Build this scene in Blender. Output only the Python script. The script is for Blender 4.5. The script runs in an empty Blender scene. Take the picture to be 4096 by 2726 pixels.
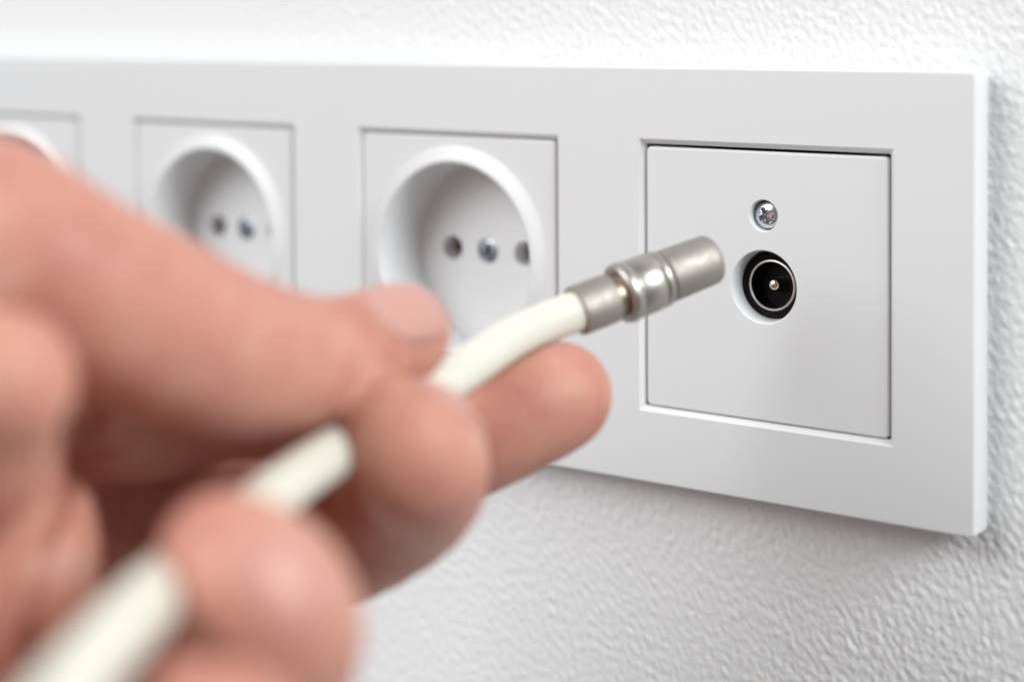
import bpy, bmesh, math, random
import numpy as np
from mathutils import Vector, Matrix

MM = 0.001
S = bpy.context.scene
C = S.collection

# ------------------------------------------------------------------ camera
cam_d = bpy.data.cameras.new('camera')
cam = bpy.data.objects.new('camera', cam_d)
C.objects.link(cam)
cx = Vector((0.8102178657936072, 0.5861001866430048, -0.005794925874174415))
cy = Vector((-0.012468559110661467, 0.02711924276875844, 0.999554441591529))
cz = Vector((0.5859961987782483, -0.8097846120350054, 0.029280319819970205))
cp = Vector((154.17048760116256, -290.53188549522076, 49.90015476262931)) * MM
cam.matrix_world = Matrix(((cx.x, cy.x, cz.x, cp.x), (cx.y, cy.y, cz.y, cp.y), (cx.z, cy.z, cz.z, cp.z), (0, 0, 0, 1)))
cam_d.lens = 62.534
cam_d.sensor_width = 36
cam_d.shift_y = -0.26658
cam_d.clip_start = 0.005
cam_d.clip_end = 50
cam_d.dof.use_dof = True
cam_d.dof.focus_distance = 0.326
cam_d.dof.aperture_fstop = 6.5
S.camera = cam

# ------------------------------------------------------------------ light
S.view_settings.view_transform = 'Standard'
S.view_settings.look = 'None'
S.view_settings.exposure = 0
S.cycles.use_denoising = True
W = bpy.data.worlds.new('World')
S.world = W
W.use_nodes = True
W.node_tree.nodes['Background'].inputs['Color'].default_value = (1.0, 1.0, 1.0, 1)
W.node_tree.nodes['Background'].inputs['Strength'].default_value = 0.2


def area(name, loc, target, size, size_y, power, colour):
    l = bpy.data.lights.new(name, 'AREA')
    l.shape = 'RECTANGLE'
    l.size = size
    l.size_y = size_y
    l.energy = power
    l.color = colour
    o = bpy.data.objects.new(name, l)
    C.objects.link(o)
    o.location = loc
    d = Vector(target) - Vector(loc)
    o.rotation_euler = d.to_track_quat('-Z', 'Y').to_euler()
    return o


area('ceiling_softbox', (-1.00, -1.75, 1.20), (-0.03, 0, -0.02), 1.8, 1.5, 46.5, (0.98, 0.99, 1.0))
area('side_fill', (-1.0, -1.1, 0.2), (0, 0, -0.03), 1.0, 1.0, 2.5, (1.0, 1.0, 1.0))  # added fill for the plate and lower wall, no source seen there
area('window_softbox', (1.05, -0.25, 0.65), (0, 0, 0), 0.4, 0.5, 15.5, (0.95, 0.99, 1.0))

# ------------------------------------------------------------------ materials


def mat(name, col, rough=0.5, metal=0.0, spec=0.5):
    m = bpy.data.materials.new(name)
    m.use_nodes = True
    b = m.node_tree.nodes['Principled BSDF']
    b.inputs['Base Color'].default_value = (*col, 1)
    b.inputs['Roughness'].default_value = rough
    b.inputs['Metallic'].default_value = metal
    b.inputs['Specular IOR Level'].default_value = spec
    return m, m.node_tree, b


def add_noise(nt, b, scale, lo, hi, socket='Roughness', detail=4):
    tc = nt.nodes.new('ShaderNodeTexCoord')
    n = nt.nodes.new('ShaderNodeTexNoise')
    n.inputs['Scale'].default_value = scale
    n.inputs['Detail'].default_value = detail
    mr = nt.nodes.new('ShaderNodeMapRange')
    mr.inputs['From Min'].default_value = 0.3
    mr.inputs['From Max'].default_value = 0.7
    mr.inputs['To Min'].default_value = lo
    mr.inputs['To Max'].default_value = hi
    nt.links.new(tc.outputs['Object'], n.inputs['Vector'])
    nt.links.new(n.outputs['Fac'], mr.inputs['Value'])
    nt.links.new(mr.outputs['Result'], b.inputs[socket])
    return tc, n


def add_bump(nt, b, scale, dist, strength=1.0, detail=3):
    tc = nt.nodes.new('ShaderNodeTexCoord')
    n = nt.nodes.new('ShaderNodeTexNoise')
    n.inputs['Scale'].default_value = scale
    n.inputs['Detail'].default_value = detail
    bp = nt.nodes.new('ShaderNodeBump')
    bp.inputs['Strength'].default_value = strength
    bp.inputs['Distance'].default_value = dist
    nt.links.new(tc.outputs['Object'], n.inputs['Vector'])
    nt.links.new(n.outputs['Fac'], bp.inputs['Height'])
    nt.links.new(bp.outputs['Normal'], b.inputs['Normal'])


M = {}
M['plaster'], nt, b = mat('white_plaster', (0.80, 0.80, 0.80), 0.85, spec=0.2)
add_bump(nt, b, 1400, 0.00012, 0.5)
M['plastic'], nt, b = mat('white_plastic', (0.71, 0.715, 0.72), 0.38, spec=0.45)
add_noise(nt, b, 60, 0.34, 0.42)
add_bump(nt, b, 5000, 0.000006, 0.35)
M['black'], nt, b = mat('black_plastic', (0.004, 0.004, 0.005), 0.4, spec=0.12)
M['nickel'], nt, b = mat('satin_nickel', (0.41, 0.385, 0.35), 0.6, 1.0)
add_noise(nt, b, 900, 0.55, 0.66)
M['nickel_bright'], nt, b = mat('bright_nickel', (0.48, 0.455, 0.42), 0.4, 1.0)
M['zinc'], nt, b = mat('zinc_screw', (0.66, 0.68, 0.72), 0.22, 1.0)
M['zinc_dull'], nt, b = mat('dull_zinc', (0.36, 0.39, 0.43), 0.42, 1.0)
M['ring'], nt, b = mat('shield_metal', (0.62, 0.60, 0.57), 0.4, 1.0)
M['gold'], nt, b = mat('contact_metal', (0.75, 0.66, 0.55), 0.18, 1.0)
M['brass_and_shade'], nt, b = mat('contact_brass_and_shade', (0.30, 0.24, 0.18), 0.4, 1.0)
M['cable'], nt, b = mat('white_cable', (0.69, 0.68, 0.59), 0.48, spec=0.4)
add_noise(nt, b, 200, 0.38, 0.5)
M['seat_shade'], nt, b = mat('cavity_shade', (0.02, 0.019, 0.018), 0.8)


def skin_mat():
    m, nt, b = mat('skin', (0.6, 0.36, 0.27), 0.5, spec=0.28)
    tc = nt.nodes.new('ShaderNodeTexCoord')
    n = nt.nodes.new('ShaderNodeTexNoise')
    n.inputs['Scale'].default_value = 105
    n.inputs['Detail'].default_value = 5
    n.inputs['Roughness'].default_value = 0.6
    r = nt.nodes.new('ShaderNodeValToRGB')
    e = r.color_ramp.elements
    e[0].position = 0.32
    e[0].color = (0.475, 0.19, 0.14, 1)
    e[1].position = 0.7
    e[1].color = (0.58, 0.33, 0.27, 1)
    for q, c in ((0.45, (0.53, 0.24, 0.185, 1)), (0.58, (0.56, 0.275, 0.20, 1))):
        k = r.color_ramp.elements.new(q)
        k.color = c
    nt.links.new(tc.outputs['Object'], n.inputs['Vector'])
    nt.links.new(n.outputs['Fac'], r.inputs['Fac'])
    nt.links.new(r.outputs['Color'], b.inputs['Base Color'])
    b.inputs['Subsurface Weight'].default_value = 0.35
    b.inputs['Subsurface Radius'].default_value = (1.0, 0.35, 0.2)
    b.inputs['Subsurface Scale'].default_value = 0.003
    v = nt.nodes.new('ShaderNodeTexVoronoi')
    v.inputs['Scale'].default_value = 1500
    bp = nt.nodes.new('ShaderNodeBump')
    bp.inputs['Strength'].default_value = 0.25
    bp.inputs['Distance'].default_value = 0.0002
    nt.links.new(tc.outputs['Object'], v.inputs['Vector'])
    nt.links.new(v.outputs['Distance'], bp.inputs['Height'])
    nt.links.new(bp.outputs['Normal'], b.inputs['Normal'])
    return m


M['skin'] = skin_mat()
M['nail'], nt, b = mat('nail', (0.55, 0.27, 0.22), 0.42, spec=0.5)
b.inputs['Subsurface Weight'].default_value = 0.3
b.inputs['Subsurface Scale'].default_value = 0.001

M['nail_pink'], nt, b = mat('nail_pink', (0.545, 0.285, 0.24), 0.42, spec=0.5)
add_noise(nt, b, 300, 0.3, 0.45)

# ------------------------------------------------------------------ helpers (millimetres in, metres out)


def make(name, V, F, m, parent=None, sharp=35, at=(0, 0, 0)):
    me = bpy.data.meshes.new(name)
    me.from_pydata([tuple(c * MM for c in v) for v in V], [], [tuple(f) for f in F])
    me.validate()
    me.materials.append(m)
    me.shade_smooth()
    me.set_sharp_from_angle(angle=math.radians(sharp))
    o = bpy.data.objects.new(name, me)
    C.objects.link(o)
    if parent:
        o.parent = parent
    o.location = [c * MM for c in at]
    return o


def empty(name, loc):
    o = bpy.data.objects.new(name, None)
    o.empty_display_size = 0.01
    C.objects.link(o)
    o.location = [c * MM for c in loc]
    return o


def tag(o, label, cat, group=None):
    o['label'] = label
    o['category'] = cat
    if group:
        o['group'] = group


class MB:
    def __init__(s):
        s.V = []
        s.F = []

    def add(s, pts):
        i = len(s.V)
        s.V += [tuple(map(float, p)) for p in pts]
        return list(range(i, i + len(pts)))

    def bridge(s, a, b):
        n = len(a)
        for i in range(n):
            j = (i + 1) % n
            s.F.append((a[i], a[j], b[j], b[i]))

    def loops(s, ls, cap0=False, cap1=False):
        ids = [s.add(l) for l in ls]
        for a, b in zip(ids, ids[1:]):
            s.bridge(a, b)
        if cap0:
            s.F.append(tuple(ids[0][::-1]))
        if cap1:
            s.F.append(tuple(ids[-1]))
        return ids

    def fill(s, outer, holes):
        """triangulate the planar region between loops of existing vertex ids"""
        bm = bmesh.new()
        mp = {}
        es = []
        for L in [outer] + holes:
            vs = [bm.verts.new(s.V[i]) for i in L]
            for v, i in zip(vs, L):
                mp[v] = i
            es += [bm.edges.new((vs[i], vs[(i + 1) % len(vs)])) for i in range(len(vs))]
        bmesh.ops.triangle_fill(bm, use_beauty=True, use_dissolve=False, edges=es, normal=(0, -1, 0))
        for f in bm.faces:
            ids = [mp[v] for v in f.verts]
            if f.normal.y > 0:
                ids.reverse()
            s.F.append(tuple(ids))
        bm.free()


def rrect(hx, hz, y, r, n=5, cx=0.0, cz=0.0):
    r = max(r, 0.01)
    P = []
    for sx, sz, a0 in ((1, 1, 0), (-1, 1, 90), (-1, -1, 180), (1, -1, 270)):
        for k in range(n + 1):
            a = math.radians(a0 + 90 * k / n)
            P.append((cx + sx * (hx - r) + r * math.cos(a), y, cz + sz * (hz - r) + r * math.sin(a)))
    return P


def circ(r, y, n=64, x=0.0, z=0.0):
    return [(x + r * math.cos(2 * math.pi * k / n), y, z + r * math.sin(2 * math.pi * k / n)) for k in range(n)]


def lathe(profile, n=64, x=0.0, z=0.0, cap0=False, cap1=False):
    m = MB()
    m.loops([circ(r, y, n, x, z) for r, y in profile], cap0, cap1)
    return m


def fix(o, flat_y=None):
    bm = bmesh.new()
    bm.from_mesh(o.data)
    bmesh.ops.remove_doubles(bm, verts=bm.verts, dist=1e-7)
    bmesh.ops.recalc_face_normals(bm, faces=bm.faces)
    bm.normal_update()
    if flat_y is not None:
        for f in bm.faces:
            if abs(f.normal.y) > 0.9999 and abs(f.calc_center_median().y - flat_y * MM) < 2e-6:
                f.smooth = False
                for e in f.edges:
                    e.smooth = False
    bm.to_mesh(o.data)
    bm.free()
    return o


# ------------------------------------------------------------------ wall: rolled plaster, real relief
def relief():
    rng = np.random.default_rng(4)
    N = 768
    px = 0.25                                        # mm per sample, tile 192 mm
    f = np.fft.fftfreq(N, px)
    gx, gz = np.meshgrid(f, f)
    a = math.radians(28)                             # roller strokes leave the grain slightly slanted
    fr = np.hypot((gx * math.cos(a) + gz * math.sin(a)) * 0.88, (-gx * math.sin(a) + gz * math.cos(a)) * 1.4)
    out = np.zeros((N, N))
    for lam, wd, amp in ((2.3, 0.5, 1.0), (1.1, 0.5, 0.4), (7.0, 0.5, 0.35)):
        w = np.exp(-(np.log(np.maximum(fr, 1e-6) * lam) / wd) ** 2)
        h = np.fft.ifft2(np.fft.fft2(rng.standard_normal((N, N))) * w).real
        h /= h.std()
        out += amp * h
    out = np.sign(out) * np.abs(out) ** 1.15
    return out / out.std(), px


def spaced(a, b, fine0, fine1, step, grow=1.12):
    mid = list(np.arange(fine0, fine1, step))
    lo, s, x = [], step, fine0
    while x > a:
        s *= grow if s < 60 else 1
        x -= s
        lo.append(x)
    hi, s, x = [], step, mid[-1]
    while x < b:
        s *= grow if s < 60 else 1
        x += s
        hi.append(x)
    return np.array(lo[::-1] + mid + hi)


def build_wall():
    H, px = relief()
    xs = spaced(-1500, 900, -125, 62, 0.3, 1.012)
    zs = spaced(-900, 1000, -95, 72, 0.3, 1.03)
    X, Z = np.meshgrid(xs, zs)
    N = H.shape[0]
    u, v = X / px, Z / px
    iu, iv = np.floor(u).astype(int), np.floor(v).astype(int)
    fu, fv = u - iu, v - iv
    h = ((1 - fu) * (1 - fv) * H[iv % N, iu % N] + fu * (1 - fv) * H[iv % N, (iu + 1) % N] +
         (1 - fu) * fv * H[(iv + 1) % N, iu % N] + fu * fv * H[(iv + 1) % N, (iu + 1) % N])
    Y = 8.1 - 0.058 * h
    box = (X > -3 * 71 - 34) & (X < 34) & (np.abs(Z) < 34)      # flush boxes behind the outlets
    Y = np.where(box, 45.0, Y)
    me = bpy.data.meshes.new('wall')
    nv, nx, nz = X.size, len(xs), len(zs)
    me.vertices.add(nv)
    me.vertices.foreach_set('co', (np.stack([X, Y, Z], -1).reshape(-1) * MM).astype(np.float32))
    idx = np.arange(nv).reshape(nz, nx)
    q = np.stack([idx[:-1, :-1], idx[:-1, 1:], idx[1:, 1:], idx[1:, :-1]], -1).reshape(-1, 4)
    me.loops.add(q.size)
    me.loops.foreach_set('vertex_index', q.reshape(-1).astype(np.int32))
    me.polygons.add(len(q))
    me.polygons.foreach_set('loop_start', np.arange(0, q.size, 4, dtype=np.int32))
    me.update(calc_edges=True)
    me.materials.append(M['plaster'])
    me.shade_smooth()
    o = bpy.data.objects.new('wall', me)
    C.objects.link(o)
    o['kind'] = 'structure'
    o['label'] = 'white rolled plaster wall with a fine bumpy texture'


build_wall()

# ------------------------------------------------------------------ four gang cover frame
PITCH = 71.0
CX = [0.0, -PITCH, -2 * PITCH, -3 * PITCH]


def build_frame():
    m = MB()
    xr, xl, hz = 41.0, -3 * PITCH - 41.0, 40.0
    hx, cx = (xr - xl) / 2, (xr + xl) / 2
    prof = [(1.0, 8.6, 1), (1.3, 6.75, 1), (1.05, 6.2, 1), (0.1, 6.0, .9), (0.0, 5.7, .9), (0.0, 0.45, .9),
            (0.06, 0.2, .9), (0.2, 0.06, .9), (0.45, 0.0, .7)]
    ids = m.loops([rrect(hx - i, hz - i, y, r - i * .3, 5, cx) for i, y, r in prof])
    holes = []
    for c in CX:
        op = m.loops([rrect(26.25, 26.25, 0.0, .15, 2, c), rrect(26.1, 26.1, 0.08, .15, 2, c), rrect(25.3, 25.3, 1.05, .2, 2, c),
                      rrect(25.22, 25.22, 1.2, .25, 2, c), rrect(25.25, 25.25, 2.0, .25, 2, c),
                      rrect(28.5, 28.5, 2.2, .25, 2, c), rrect(28.5, 28.5, 7.0, .25, 2, c)])
        holes.append(op[0])
    m.fill(ids[-1], holes)
    o = make('outlet_frame', m.V, m.F, M['plastic'], sharp=28)
    fix(o, 0.0)
    tag(o, 'long white plastic four-gang cover frame fixed flat on the wall', 'cover frame')
    return o


build_frame()

# ------------------------------------------------------------------ screw with a cross recess (height field)


def screw(parent, at, r, dome, depth, rot, m, name='screw'):
    nr, na = 22, 72
    V, F = [(0, -dome + depth, 0)], []
    for i in range(1, nr + 1):
        q = r * i / nr
        for k in range(na):
            a = 2 * math.pi * k / na
            x, z = q * math.cos(a), q * math.sin(a)
            xr = x * math.cos(rot) + z * math.sin(rot)
            zr = -x * math.sin(rot) + z * math.cos(rot)
            h = dome * (1 - (q / r) ** 2.4)
            arm = 0.0
            for p, s in ((xr, zr), (zr, xr)):
                w = 0.17 * r * (1.15 - 0.35 * abs(p) / r)
                inside = min(1, max(0, (w - abs(s)) / (0.05 * r))) * min(1, max(0, (0.66 * r - abs(p)) / (0.12 * r)))
                arm = max(arm, inside)
            d45 = min(abs(xr - zr), abs(xr + zr)) / 1.414
            tick = max(0, 1 - d45 / (0.045 * r)) * (1 if 0.28 * r < q < 0.68 * r else 0)
            h -= arm * depth + (1 - arm) * tick * depth * 0.28
            V.append((x, -h, z))
    for k in range(na):
        F.append((0, 1 + (k + 1) % na, 1 + k))
    for i in range(nr - 1):
        for k in range(na):
            a = 1 + i * na + k
            b_ = 1 + i * na + (k + 1) % na
            F.append((a, b_, b_ + na, a + na))
    n0 = len(V)
    V += [(r * math.cos(2 * math.pi * k / na), 0.9, r * math.sin(2 * math.pi * k / na)) for k in range(na)]
    last = 1 + (nr - 1) * na
    for k in range(na):
        F.append((last + k, last + (k + 1) % na, n0 + (k + 1) % na, n0 + k))
    o = make(name, V, F, m, parent, 50, at)
    return fix(o)


def plate_mesh(hole_r, hole_y, hx, hz, chain, xo=0.0, zo=0.0, extra=()):
    """rounded square plate with a round hole that continues into a lathe profile"""
    m = MB()
    y0 = 0.6
    prof = [(2.0, 4.5, .9), (1.8, y0 + 1.9, .9), (0.1, y0 + 1.6, .9), (0.0, y0 + 1.4, .9), (0.0, y0 + 0.42, .9), (0.07, y0 + 0.18, .9), (0.2, y0 + 0.05, .8), (0.42, y0, .7)]
    ids = m.loops([rrect(hx - i, hz - i, y, r, 5) for i, y, r in prof])
    lo = m.loops([circ(r, y, 96, xo, zo) for r, y in [(hole_r, y0)] + chain])
    hs = [lo[0]]
    for (x, z, rr, ch) in extra:
        e = m.loops([circ(q, y, 48, x, z) for q, y in [(rr, y0)] + ch])
        hs.append(e[0])
    m.fill(ids[-1], hs)
    return m


# ------------------------------------------------------------------ power sockets
def build_socket():
    t = empty('power_socket', (CX[1], 0, 0))
    m = plate_mesh(23.3, 0.6, 25.05, 25.0, [(22.9, 0.55), (22.3, 0.3), (21.7, -0.1)])
    p = make('face_plate', m.V, m.F, M['plastic'], t, 30)
    fix(p, 0.6)
    pr = [(21.7, -0.1), (21.2, -0.42), (20.7, -0.7), (20.2, -0.85), (19.8, -0.82), (19.5, -0.6), (19.32, -0.2), (19.25, 0.5)]
    m = lathe(pr, 96)
    fix(make('rim', m.V, m.F, M['plastic'], t, 60))
    # recessed well: side wall, floor with two pin holes and a screw hole
    m = MB()
    ids = m.loops([circ(r, y, 96) for r, y in [(19.25, 0.5), (19.1, 6), (19.0, 11.0), (18.85, 11.35), (18.5, 11.5)]])
    hs = []
    for x in (-9.5, 9.5):
        e = m.loops([circ(r, y, 40, x) for r, y in [(2.85, 11.5), (2.62, 11.62), (2.55, 11.9), (2.5, 21.0)]])
        hs.append(e[0])
    e = m.loops([circ(r, y, 40) for r, y in [(2.75, 11.5), (2.68, 11.65), (2.65, 14.0)]], cap1=True)
    hs.append(e[0])
    m.fill(ids[-1], hs)
    w = fix(make('well', m.V, m.F, M['plastic'], t, 30), 11.5)
    for x in (-9.5, 9.5):
        m = lathe([(2.49, 15.5), (2.1, 15.6), (1.7, 16.2), (1.6, 20.5)], 32, x, cap1=True)
        fix(make('contact_sleeve', m.V, m.F, M['brass_and_shade'], t))
    screw(t, (0, 12.0, 0), 2.5, 0.35, 1.3, 0.35, M['zinc_dull'])
    return t


def copy_tree(o, parent=None):
    c = o.copy()
    C.objects.link(c)
    if parent:
        c.parent = parent
    for ch in list(o.children):
        copy_tree(ch, c)
    return c


sock = build_socket()
G = 'white round-well power sockets in the cover frame'
tag(sock, 'white round power socket directly left of the antenna outlet, its screw in view', 'power socket', G)
lab = ['white round power socket in the middle of the three, half hidden behind the thumb',
       'white round power socket at the far left edge, only its upper right rim showing']
for k, c in enumerate(CX[2:]):
    s2 = copy_tree(sock)
    s2.location = (c * MM, 0, 0)
    s2['label'] = lab[k]
    for ch in s2.children:
        if ch.name.startswith('screw'):
            ch.rotation_euler = (0, 0.5 + 0.8 * k, 0)


# ------------------------------------------------------------------ antenna outlet
def build_antenna():
    t = empty('antenna_outlet', (0.1, 0, -0.2))
    ox, oz = 0.25, -0.05
    m = plate_mesh(6.9, 0.6, 24.9, 24.9, [(6.72, 0.68), (6.62, 0.9), (6.45, 4.0), (6.4, 8.0)], ox, oz,
                   [(0.25, 13.1, 3.05, [(2.92, 0.66), (2.85, 0.85), (2.78, 3.4)])])
    p = fix(make('cover_plate', m.V, m.F, M['plastic'], t, 30), 0.6)
    m = lathe([(2.9, 3.2), (0.4, 3.25)], 40, 0.25, 13.1, cap1=True)
    fix(make('screw_seat_shade', m.V, m.F, M['seat_shade'], t))  # near-black disc, the shade behind the screw put into its colour
    screw(t, (0.3, 2.0, 13.05), 2.45, 0.62, 1.5, 0.5, M['zinc'])
    co = MB()
    a = [(6.55, 8.0), (6.2, 4.35), (6.1, 4.2), (5.0, 4.2), (4.9, 4.3), (4.82, 7.5)]
    co.loops([circ(r, y, 72, ox - .1, oz - .15) for r, y in a])
    b_ = [(4.3, 4.35), (4.25, 7.4), (1.6, 7.5), (1.5, 7.4)]
    co.loops([circ(r, y, 72, ox - .1, oz - .15) for r, y in b_], cap1=True)
    k = fix(make('connector_body', co.V, co.F, M['black'], t, 40))
    m = lathe([(4.85, 7.6), (4.85, 4.3), (4.8, 4.14), (4.7, 4.06), (4.42, 4.06), (4.34, 4.14), (4.32, 4.3), (4.32, 4.5)], 72, ox - .1, oz - .15)
    fix(make('shield_ring', m.V, m.F, M['ring'], t, 40))
    m = lathe([(1.2, 7.8), (1.2, 5.2), (1.12, 4.85), (0.9, 4.6), (0.6, 4.42), (0.25, 4.34)], 32, ox - .1, oz - .15, cap1=True)
    fix(make('centre_pin', m.V, m.F, M['gold'], t, 60))
    tag(t, 'square white antenna outlet with black coaxial jack and a cross-head screw above it', 'antenna outlet')


build_antenna()

# ------------------------------------------------------------------ antenna cable with its plug
TIP = np.array((4.06, -25.26, 8.2))
FER = np.array((-7.94, -49.01, 1.35))
CABLE = np.array([(-5.78, -44.74, 2.58), (-7.94, -49.01, 1.35), (-10.26, -55.68, -0.07), (-10.88, -63.58, -1.41), (-10.49, -73.26, -3.47), (-9.24, -83.52, -5.18), (-5.47, -99.38, -6.72), (-1.05, -122.18, -8.61), (12.47, -154.41, -9.38), (29.8, -183.82, -8.23), (44.0, -205.0, -9.5), (62.0, -235.0, -20.0), (85.0, -275.0, -50.0), (100.0, -300.0, -100.0)])
RC = 3.35
PK = 1.0691


def spline(P, n):
    """Catmull-Rom through the rows of P"""
    P = np.asarray(P, float)
    E = np.vstack([2 * P[0] - P[1], P, 2 * P[-1] - P[-2]])
    out = []
    for i in range(len(P) - 1):
        p0, p1, p2, p3 = E[i], E[i + 1], E[i + 2], E[i + 3]
        for k in range(n):
            t = k / n
            out.append(0.5 * (2 * p1 + (p2 - p0) * t + (2 * p0 - 5 * p1 + 4 * p2 - p3) * t * t + (3 * p1 - p0 - 3 * p2 + p3) * t ** 3))
    out.append(P[-1])
    return np.array(out)


CL = spline(CABLE, 10)


def tube(P, r, n=28):
    m = MB()
    P = np.asarray(P)
    T = np.gradient(P, axis=0)
    T /= np.linalg.norm(T, axis=1)[:, None]
    u = np.cross(T[0], (0, 0, 1.0))
    u /= np.linalg.norm(u)
    ls = []
    for p, t in zip(P, T):
        u = u - t * (u @ t)
        u /= np.linalg.norm(u)
        v = np.cross(t, u)
        ls.append([p + r * (math.cos(2 * math.pi * k / n) * u + math.sin(2 * math.pi * k / n) * v) for k in range(n)])
    m.loops(ls, True, True)
    return m


def along(profile, n=56):
    """lathe about the plug axis; profile = (distance back from the tip, radius)"""
    ax = (FER - TIP) / np.linalg.norm(FER - TIP)
    u = np.cross(ax, (0, 0, 1.0))
    u /= np.linalg.norm(u)
    v = np.cross(ax, u)
    m = MB()
    m.loops([[TIP + ax * s * PK + r * .965 * (math.cos(2 * math.pi * k / n) * u + math.sin(2 * math.pi * k / n) * v) for k in range(n)] for s, r in profile])
    return m


def build_cable():
    t = empty('antenna_cable', tuple(FER))
    base = np.array(FER)

    def part(name, m, mm, sharp=40):
        V = [tuple(np.array(v) - base) for v in m.V]
        return fix(make(name, V, m.F, mm, t, sharp))
    part('cable_jacket', tube(CL, RC), M['cable'])
    part('plug_sleeve', along([(3.0, 3.4), (0.4, 3.45), (0.0, 3.6), (0.0, 3.95), (0.12, 4.2), (0.5, 4.42), (1.0, 4.5), (9.1, 4.68), (9.3, 4.6), (9.4, 4.3)]), M['nickel'])
    part('locking_ring', along([(9.2, 4.1), (9.55, 4.3), (9.75, 4.75), (10.1, 5.0), (10.5, 5.06), (10.9, 5.0), (11.2, 4.8), (11.35, 4.7)]), M['nickel_bright'])
    part('clamp_nut', along([(11.3, 4.4), (11.35, 4.8), (11.55, 5.08), (11.9, 5.17), (15.4, 5.17), (15.55, 5.05), (15.8, 5.05), (16.0, 5.25), (16.5, 5.4),
                             (17.1, 5.38), (17.6, 5.2), (17.9, 4.8), (17.9, 4.2), (17.6, 3.2)]), M['nickel_bright'])
    part('neck', along([(17.2, 3.8), (18.2, 3.8), (19.0, 3.8), (20.2, 3.6)]), M['brass_and_shade'])  # groove shadow put into the colour: darker metal than the rest of the plug
    part('crimp_ferrule', along([(19.4, 3.3), (19.25, 3.9), (19.4, 4.2), (19.8, 4.32), (25.2, 4.35), (25.6, 4.25), (25.7, 3.9), (25.5, 3.2)]), M['nickel'])
    part('pin_socket', along([(0.9, 0.6), (0.7, 0.75), (0.7, 1.1), (0.9, 1.25), (3.2, 1.3)], 24), M['gold'])
    part('plug_insulator', along([(2.6, 0.4), (2.6, 3.5), (3.4, 3.5)], 40), M['black'])
    tag(t, 'cream white coaxial cable with satin nickel plug held in front of the antenna outlet', 'antenna cable')


build_cable()

# ------------------------------------------------------------------ hand: one continuous skin from a smooth distance field
CH = dict(
    thumb=[(-17.56, -163.78, 25.17, 9.47), (-18.68, -157.15, 26.05, 9.54), (-13.62, -148.82, 18.53, 10.04), (-11.08, -139.78, 12.61, 10.64), (-10.11, -126.96, 6.53, 10.12), (-9.64, -114.38, 3.3, 8.8), (-9.47, -104.39, 3.03, 7.27), (-9.18, -96.73, 3.98, 6.7), (-7.84, -93.28, 4.22, 6.44)],
    index=[(-6.99, -54.95, -11.27, 8.28), (-11.22, -59.3, -12.9, 9.22), (-18.25, -64.53, -16.7, 9.92), (-32.2, -67.47, -23.72, 10.35), (-49.33, -75.17, -30.41, 10.85), (-61.0, -88.61, -32.08, 12.84)],
    middle=[(0.93, -107.07, -6.04, 7.39), (4.06, -104.92, -9.35, 8.62), (-7.52, -92.67, -19.18, 9.23), (-25.22, -87.32, -29.4, 9.84), (-46.02, -87.82, -36.83, 11.1), (-58.92, -97.25, -39.51, 13.19)],
    ring=[(21.4, -158.96, -6.66, 6.91), (26.42, -157.95, -10.57, 8.27), (19.73, -149.51, -19.2, 8.86), (0.49, -135.54, -33.18, 9.85), (-27.0, -122.54, -45.8, 11.97), (-50.02, -118.22, -45.97, 14.08)],
    little=[(38.26, -179.16, -14.57, 6.26), (40.98, -177.29, -17.32, 7.04), (31.2, -169.92, -27.4, 7.57), (0.71, -151.79, -43.18, 9.52), (-36.55, -135.72, -48.44, 12.9)],
)
PALM = [
    [(-0.69, -169.36, 11.28, 7.52), (-11.04, -167.28, 2.67, 9.19), (-29.41, -158.7, -6.87, 10.03), (-42.73, -157.66, -19.09, 12.64)],
    [(-67.15, -95.05, -18.71, 12.75), (-71.74, -101.26, -30.15, 15.48), (-69.73, -110.09, -41.57, 16.42), (-63.17, -120.45, -49.41, 15.72)],
    [(-63.9, -134.7, -19.26, 16.89), (-60.26, -137.64, -36.64, 17.24)],
    [(-68.2, -78.64, -22.09, 11.14), (-51.5, -110.46, -6.63, 11.79), (-26.8, -141.3, 12.16, 10.31)],
    [(-38.28, -154.44, -19.12, 23.09), (-64.35, -179.81, -28.11, 25.27), (-114.59, -222.64, -36.45, 31.52)],
    [(-62.76, -130.77, -1.55, 15.13), (-71.89, -128.23, -21.96, 19.5), (-71.6, -128.85, -44.7, 19.5)],  # unseen palm thickness, added to keep light from the left off the palm
    [(-46.32, -99.41, -9.63, 9.37), (-33.26, -94.81, -7.19, 8.58), (-25.51, -91.64, -6.48, 6.55)],  # web hidden behind the thumb, bulked out to block light from above
    [(-62.76, -130.77, -1.55, 15.13), (-29.98, -138.68, 11.49, 10.49)],
    [(-18.42, -161.95, 24.67, 9.31), (-36.7, -168.31, 9.79, 13.99), (-56.27, -178.37, -13.54, 19.0)],
]


def smin(a, b, k):
    h = np.maximum(k - np.abs(a - b), 0) / k
    return np.minimum(a, b) - h * h * k * 0.25


def cone_d(P, a, b):
    a, b = np.asarray(a), np.asarray(b)
    ba = (b - a)[:3]
    t = np.clip(((P - a[:3]) @ ba) / (ba @ ba + 1e-9), 0, 1)
    return np.linalg.norm(P - a[:3] - t[..., None] * ba, axis=-1) - (a[3] + t * (b[3] - a[3]))


def chain_d(P, L, k):
    d = None
    for a, b in zip(L, L[1:]):
        e = cone_d(P, a, b)
        d = e if d is None else smin(d, e, k)
    return d


def cable_dist(P):
    d = np.full(P.shape[:-1], 1e3)
    sel = CL[::4]
    for a, b in zip(sel, sel[1:]):
        d = np.minimum(d, cone_d(P, (*a, 0), (*b, 0)))
    return d


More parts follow.
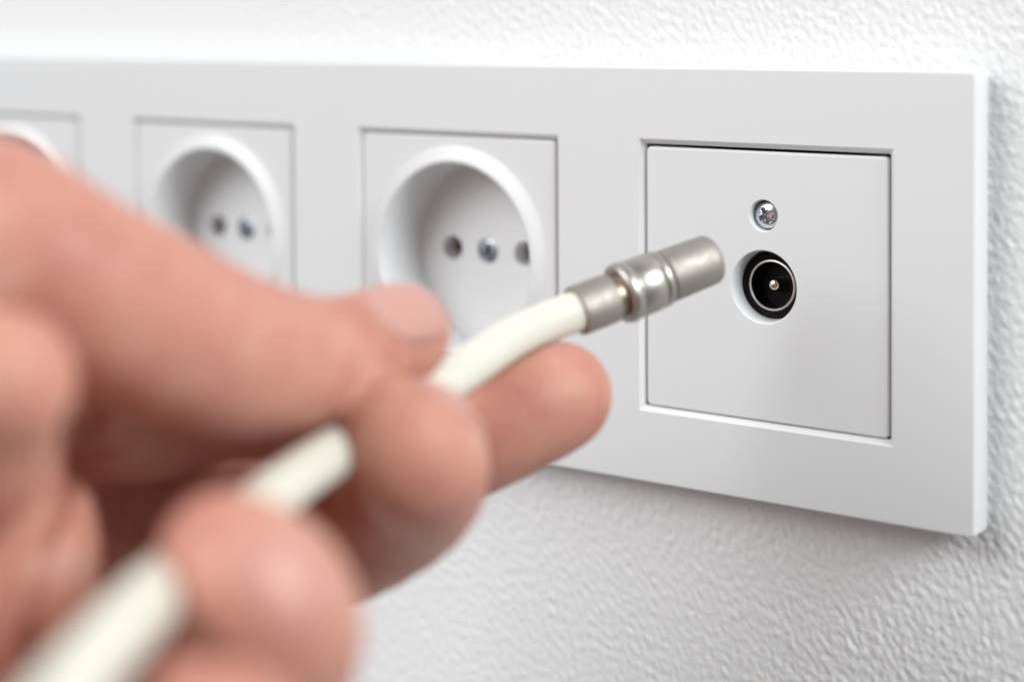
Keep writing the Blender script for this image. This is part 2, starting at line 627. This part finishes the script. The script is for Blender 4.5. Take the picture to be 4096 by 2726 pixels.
CREASE = [(-25.8, -134.8, -0.7), (-36.0, -128.5, -8.5), (-24.0, -141.9, -9.2), (-20.0, -147.7, -11.6), (-17.0, -152.5, -15.8), (-16.8, -154.4, -22.1), (-19.3, -153.5, -30.2)]
CH = {k: [tuple(r) for r in spline(v, 3)] for k, v in CH.items()}


def hand_sdf(P):
    palm = None
    for L in PALM:
        e = chain_d(P, L, 5.0)
        palm = e if palm is None else smin(palm, e, 7.0)
    f = None
    for n, L in CH.items():
        e = chain_d(P, L, 2.0)
        f = e if f is None else smin(f, e, 1.2)
    d = smin(palm, f, 5.0)
    cr = chain_d(P, [(*q, 1.5) for q in CREASE], 1.0)
    d = -smin(-d, cr, 2.5)                              # the deep line round the base of the thumb
    d = -smin(-d, cable_dist(P) - (RC + 0.05), 1.0)      # the cable presses its own groove
    return d


def surface_nets(fn, lo, hi, h, slab=24):
    ax = [np.arange(l, u + h, h) for l, u in zip(lo, hi)]
    nx, ny, nz = map(len, ax)
    D = np.empty((nx, ny, nz), np.float32)
    for i in range(0, nx, slab):
        g = np.stack(np.meshgrid(ax[0][i:i + slab], ax[1], ax[2], indexing='ij'), -1)
        D[i:i + slab] = fn(g)
    ins = D < 0
    cs = [(a, b, c) for a in (0, 1) for b in (0, 1) for c in (0, 1)]

    def cor(A, o):
        return A[o[0]:nx - 1 + o[0], o[1]:ny - 1 + o[1], o[2]:nz - 1 + o[2]]
    cnt = sum(cor(ins, o).astype(np.int8) for o in cs)
    act = (cnt > 0) & (cnt < 8)
    I = np.argwhere(act)
    vid = np.full(act.shape, -1, np.int64)
    vid[act] = np.arange(len(I))
    val = np.stack([D[I[:, 0] + o[0], I[:, 1] + o[1], I[:, 2] + o[2]] for o in cs], 1)
    acc = np.zeros((len(I), 3))
    num = np.zeros(len(I))
    oc = np.array(cs, float)
    for a in range(8):
        for b in range(a + 1, 8):
            if np.abs(oc[a] - oc[b]).sum() == 1:
                va, vb = val[:, a], val[:, b]
                m = (va < 0) != (vb < 0)
                t = np.where(m, va / np.where(m, va - vb, 1), 0)
                acc += m[:, None] * (oc[a] + t[:, None] * (oc[b] - oc[a]))
                num += m
    V = (I + acc / num[:, None]) * h + np.array(lo)
    F = []
    for axn in range(3):
        o = [0, 0, 0]
        o[axn] = 1
        A = ins[:nx - o[0], :ny - o[1], :nz - o[2]]
        B = ins[o[0]:, o[1]:, o[2]:]
        E = np.argwhere(A != B)
        u, w = [(1, 2), (2, 0), (0, 1)][axn]
        E = E[(E[:, u] > 0) & (E[:, w] > 0) & (E[:, u] < act.shape[u]) & (E[:, w] < act.shape[w])]
        s = A[tuple(E.T)]
        q = []
        for du, dw in ((1, 1), (0, 1), (0, 0), (1, 0)):
            c = E.copy()
            c[:, u] -= du
            c[:, w] -= dw
            q.append(vid[tuple(c.T)])
        q = np.stack(q, 1)
        q[~s] = q[~s][:, ::-1]
        F.append(q)
    return V, np.concatenate(F)


def build_hand():
    lo, hi = (-165, -275, -95), (62, -28, 44)
    V, F = surface_nets(hand_sdf, lo, hi, 1.25)
    # settle the vertices on the true surface
    for _ in range(2):
        d = hand_sdf(V)
        e = 0.3
        g = np.stack([hand_sdf(V + np.eye(3)[k] * e) - hand_sdf(V - np.eye(3)[k] * e) for k in range(3)], -1)
        g /= np.linalg.norm(g, axis=1)[:, None] + 1e-9
        V = V - g * np.clip(d, -0.6, 0.6)[:, None]
    c = np.array((-30.0, -140.0, -20.0))
    o = make('hand', V - c, F, M['skin'], None, 180, tuple(c))
    tag(o, 'bare hand pinching the cream antenna cable between thumb and curled fingers', 'hand')

    def nail(name, tip, back, normal, length, width, m):
        """curved plate laid on the skin near a fingertip"""
        tip, back, n = map(np.array, (tip, back, normal))
        ax = tip - back
        ax = ax / np.linalg.norm(ax)
        n = n - ax * (n @ ax)
        n /= np.linalg.norm(n)
        s = np.cross(ax, n)
        nu, nv = 14, 12
        G = []
        for i in range(nu + 1):
            a = i / nu
            for j in range(nv + 1):
                b = 2 * j / nv - 1
                wd = width / 2 * math.sqrt(max(0.05, 1 - max(0, abs(2 * a - 1) - 0.25) ** 2 / 0.75 ** 2 * 0.9))
                p = back + ax * (a * length) + s * (b * wd) + n * 14
                G.append(p)
        G = np.array(G)
        for _ in range(60):
            d = hand_sdf(G)
            G = G - n * np.clip(d - 0.05, -1, 1)[:, None] * 0.6
        F = []
        for i in range(nu):
            for j in range(nv):
                q = i * (nv + 1) + j
                F.append((q, q + 1, q + nv + 2, q + nv + 1))
        k = make(name, G - c, F, m, o, 60)
        md = k.modifiers.new('thickness', 'SOLIDIFY')
        md.thickness = 0.3 * MM
        md.offset = 0
        return k
    nail('fingernail', (-4.6, -89.5, 6.5), (-7.9, -103.5, 6.0), (0.45, -0.6, 0.8), 14, 10.5, M['nail_pink'])
    nail('fingernail', (24.0, -163.0, -4.0), (29.0, -159.5, -14.0), (0.85, 0.1, 0.0), 11, 8.5, M['nail'])
    nail('fingernail', (3.5, -109.0, -1.5), (9.5, -105.0, -9.0), (0.5, 0.86, 0.0), 11, 8.5, M['nail'])


build_hand()
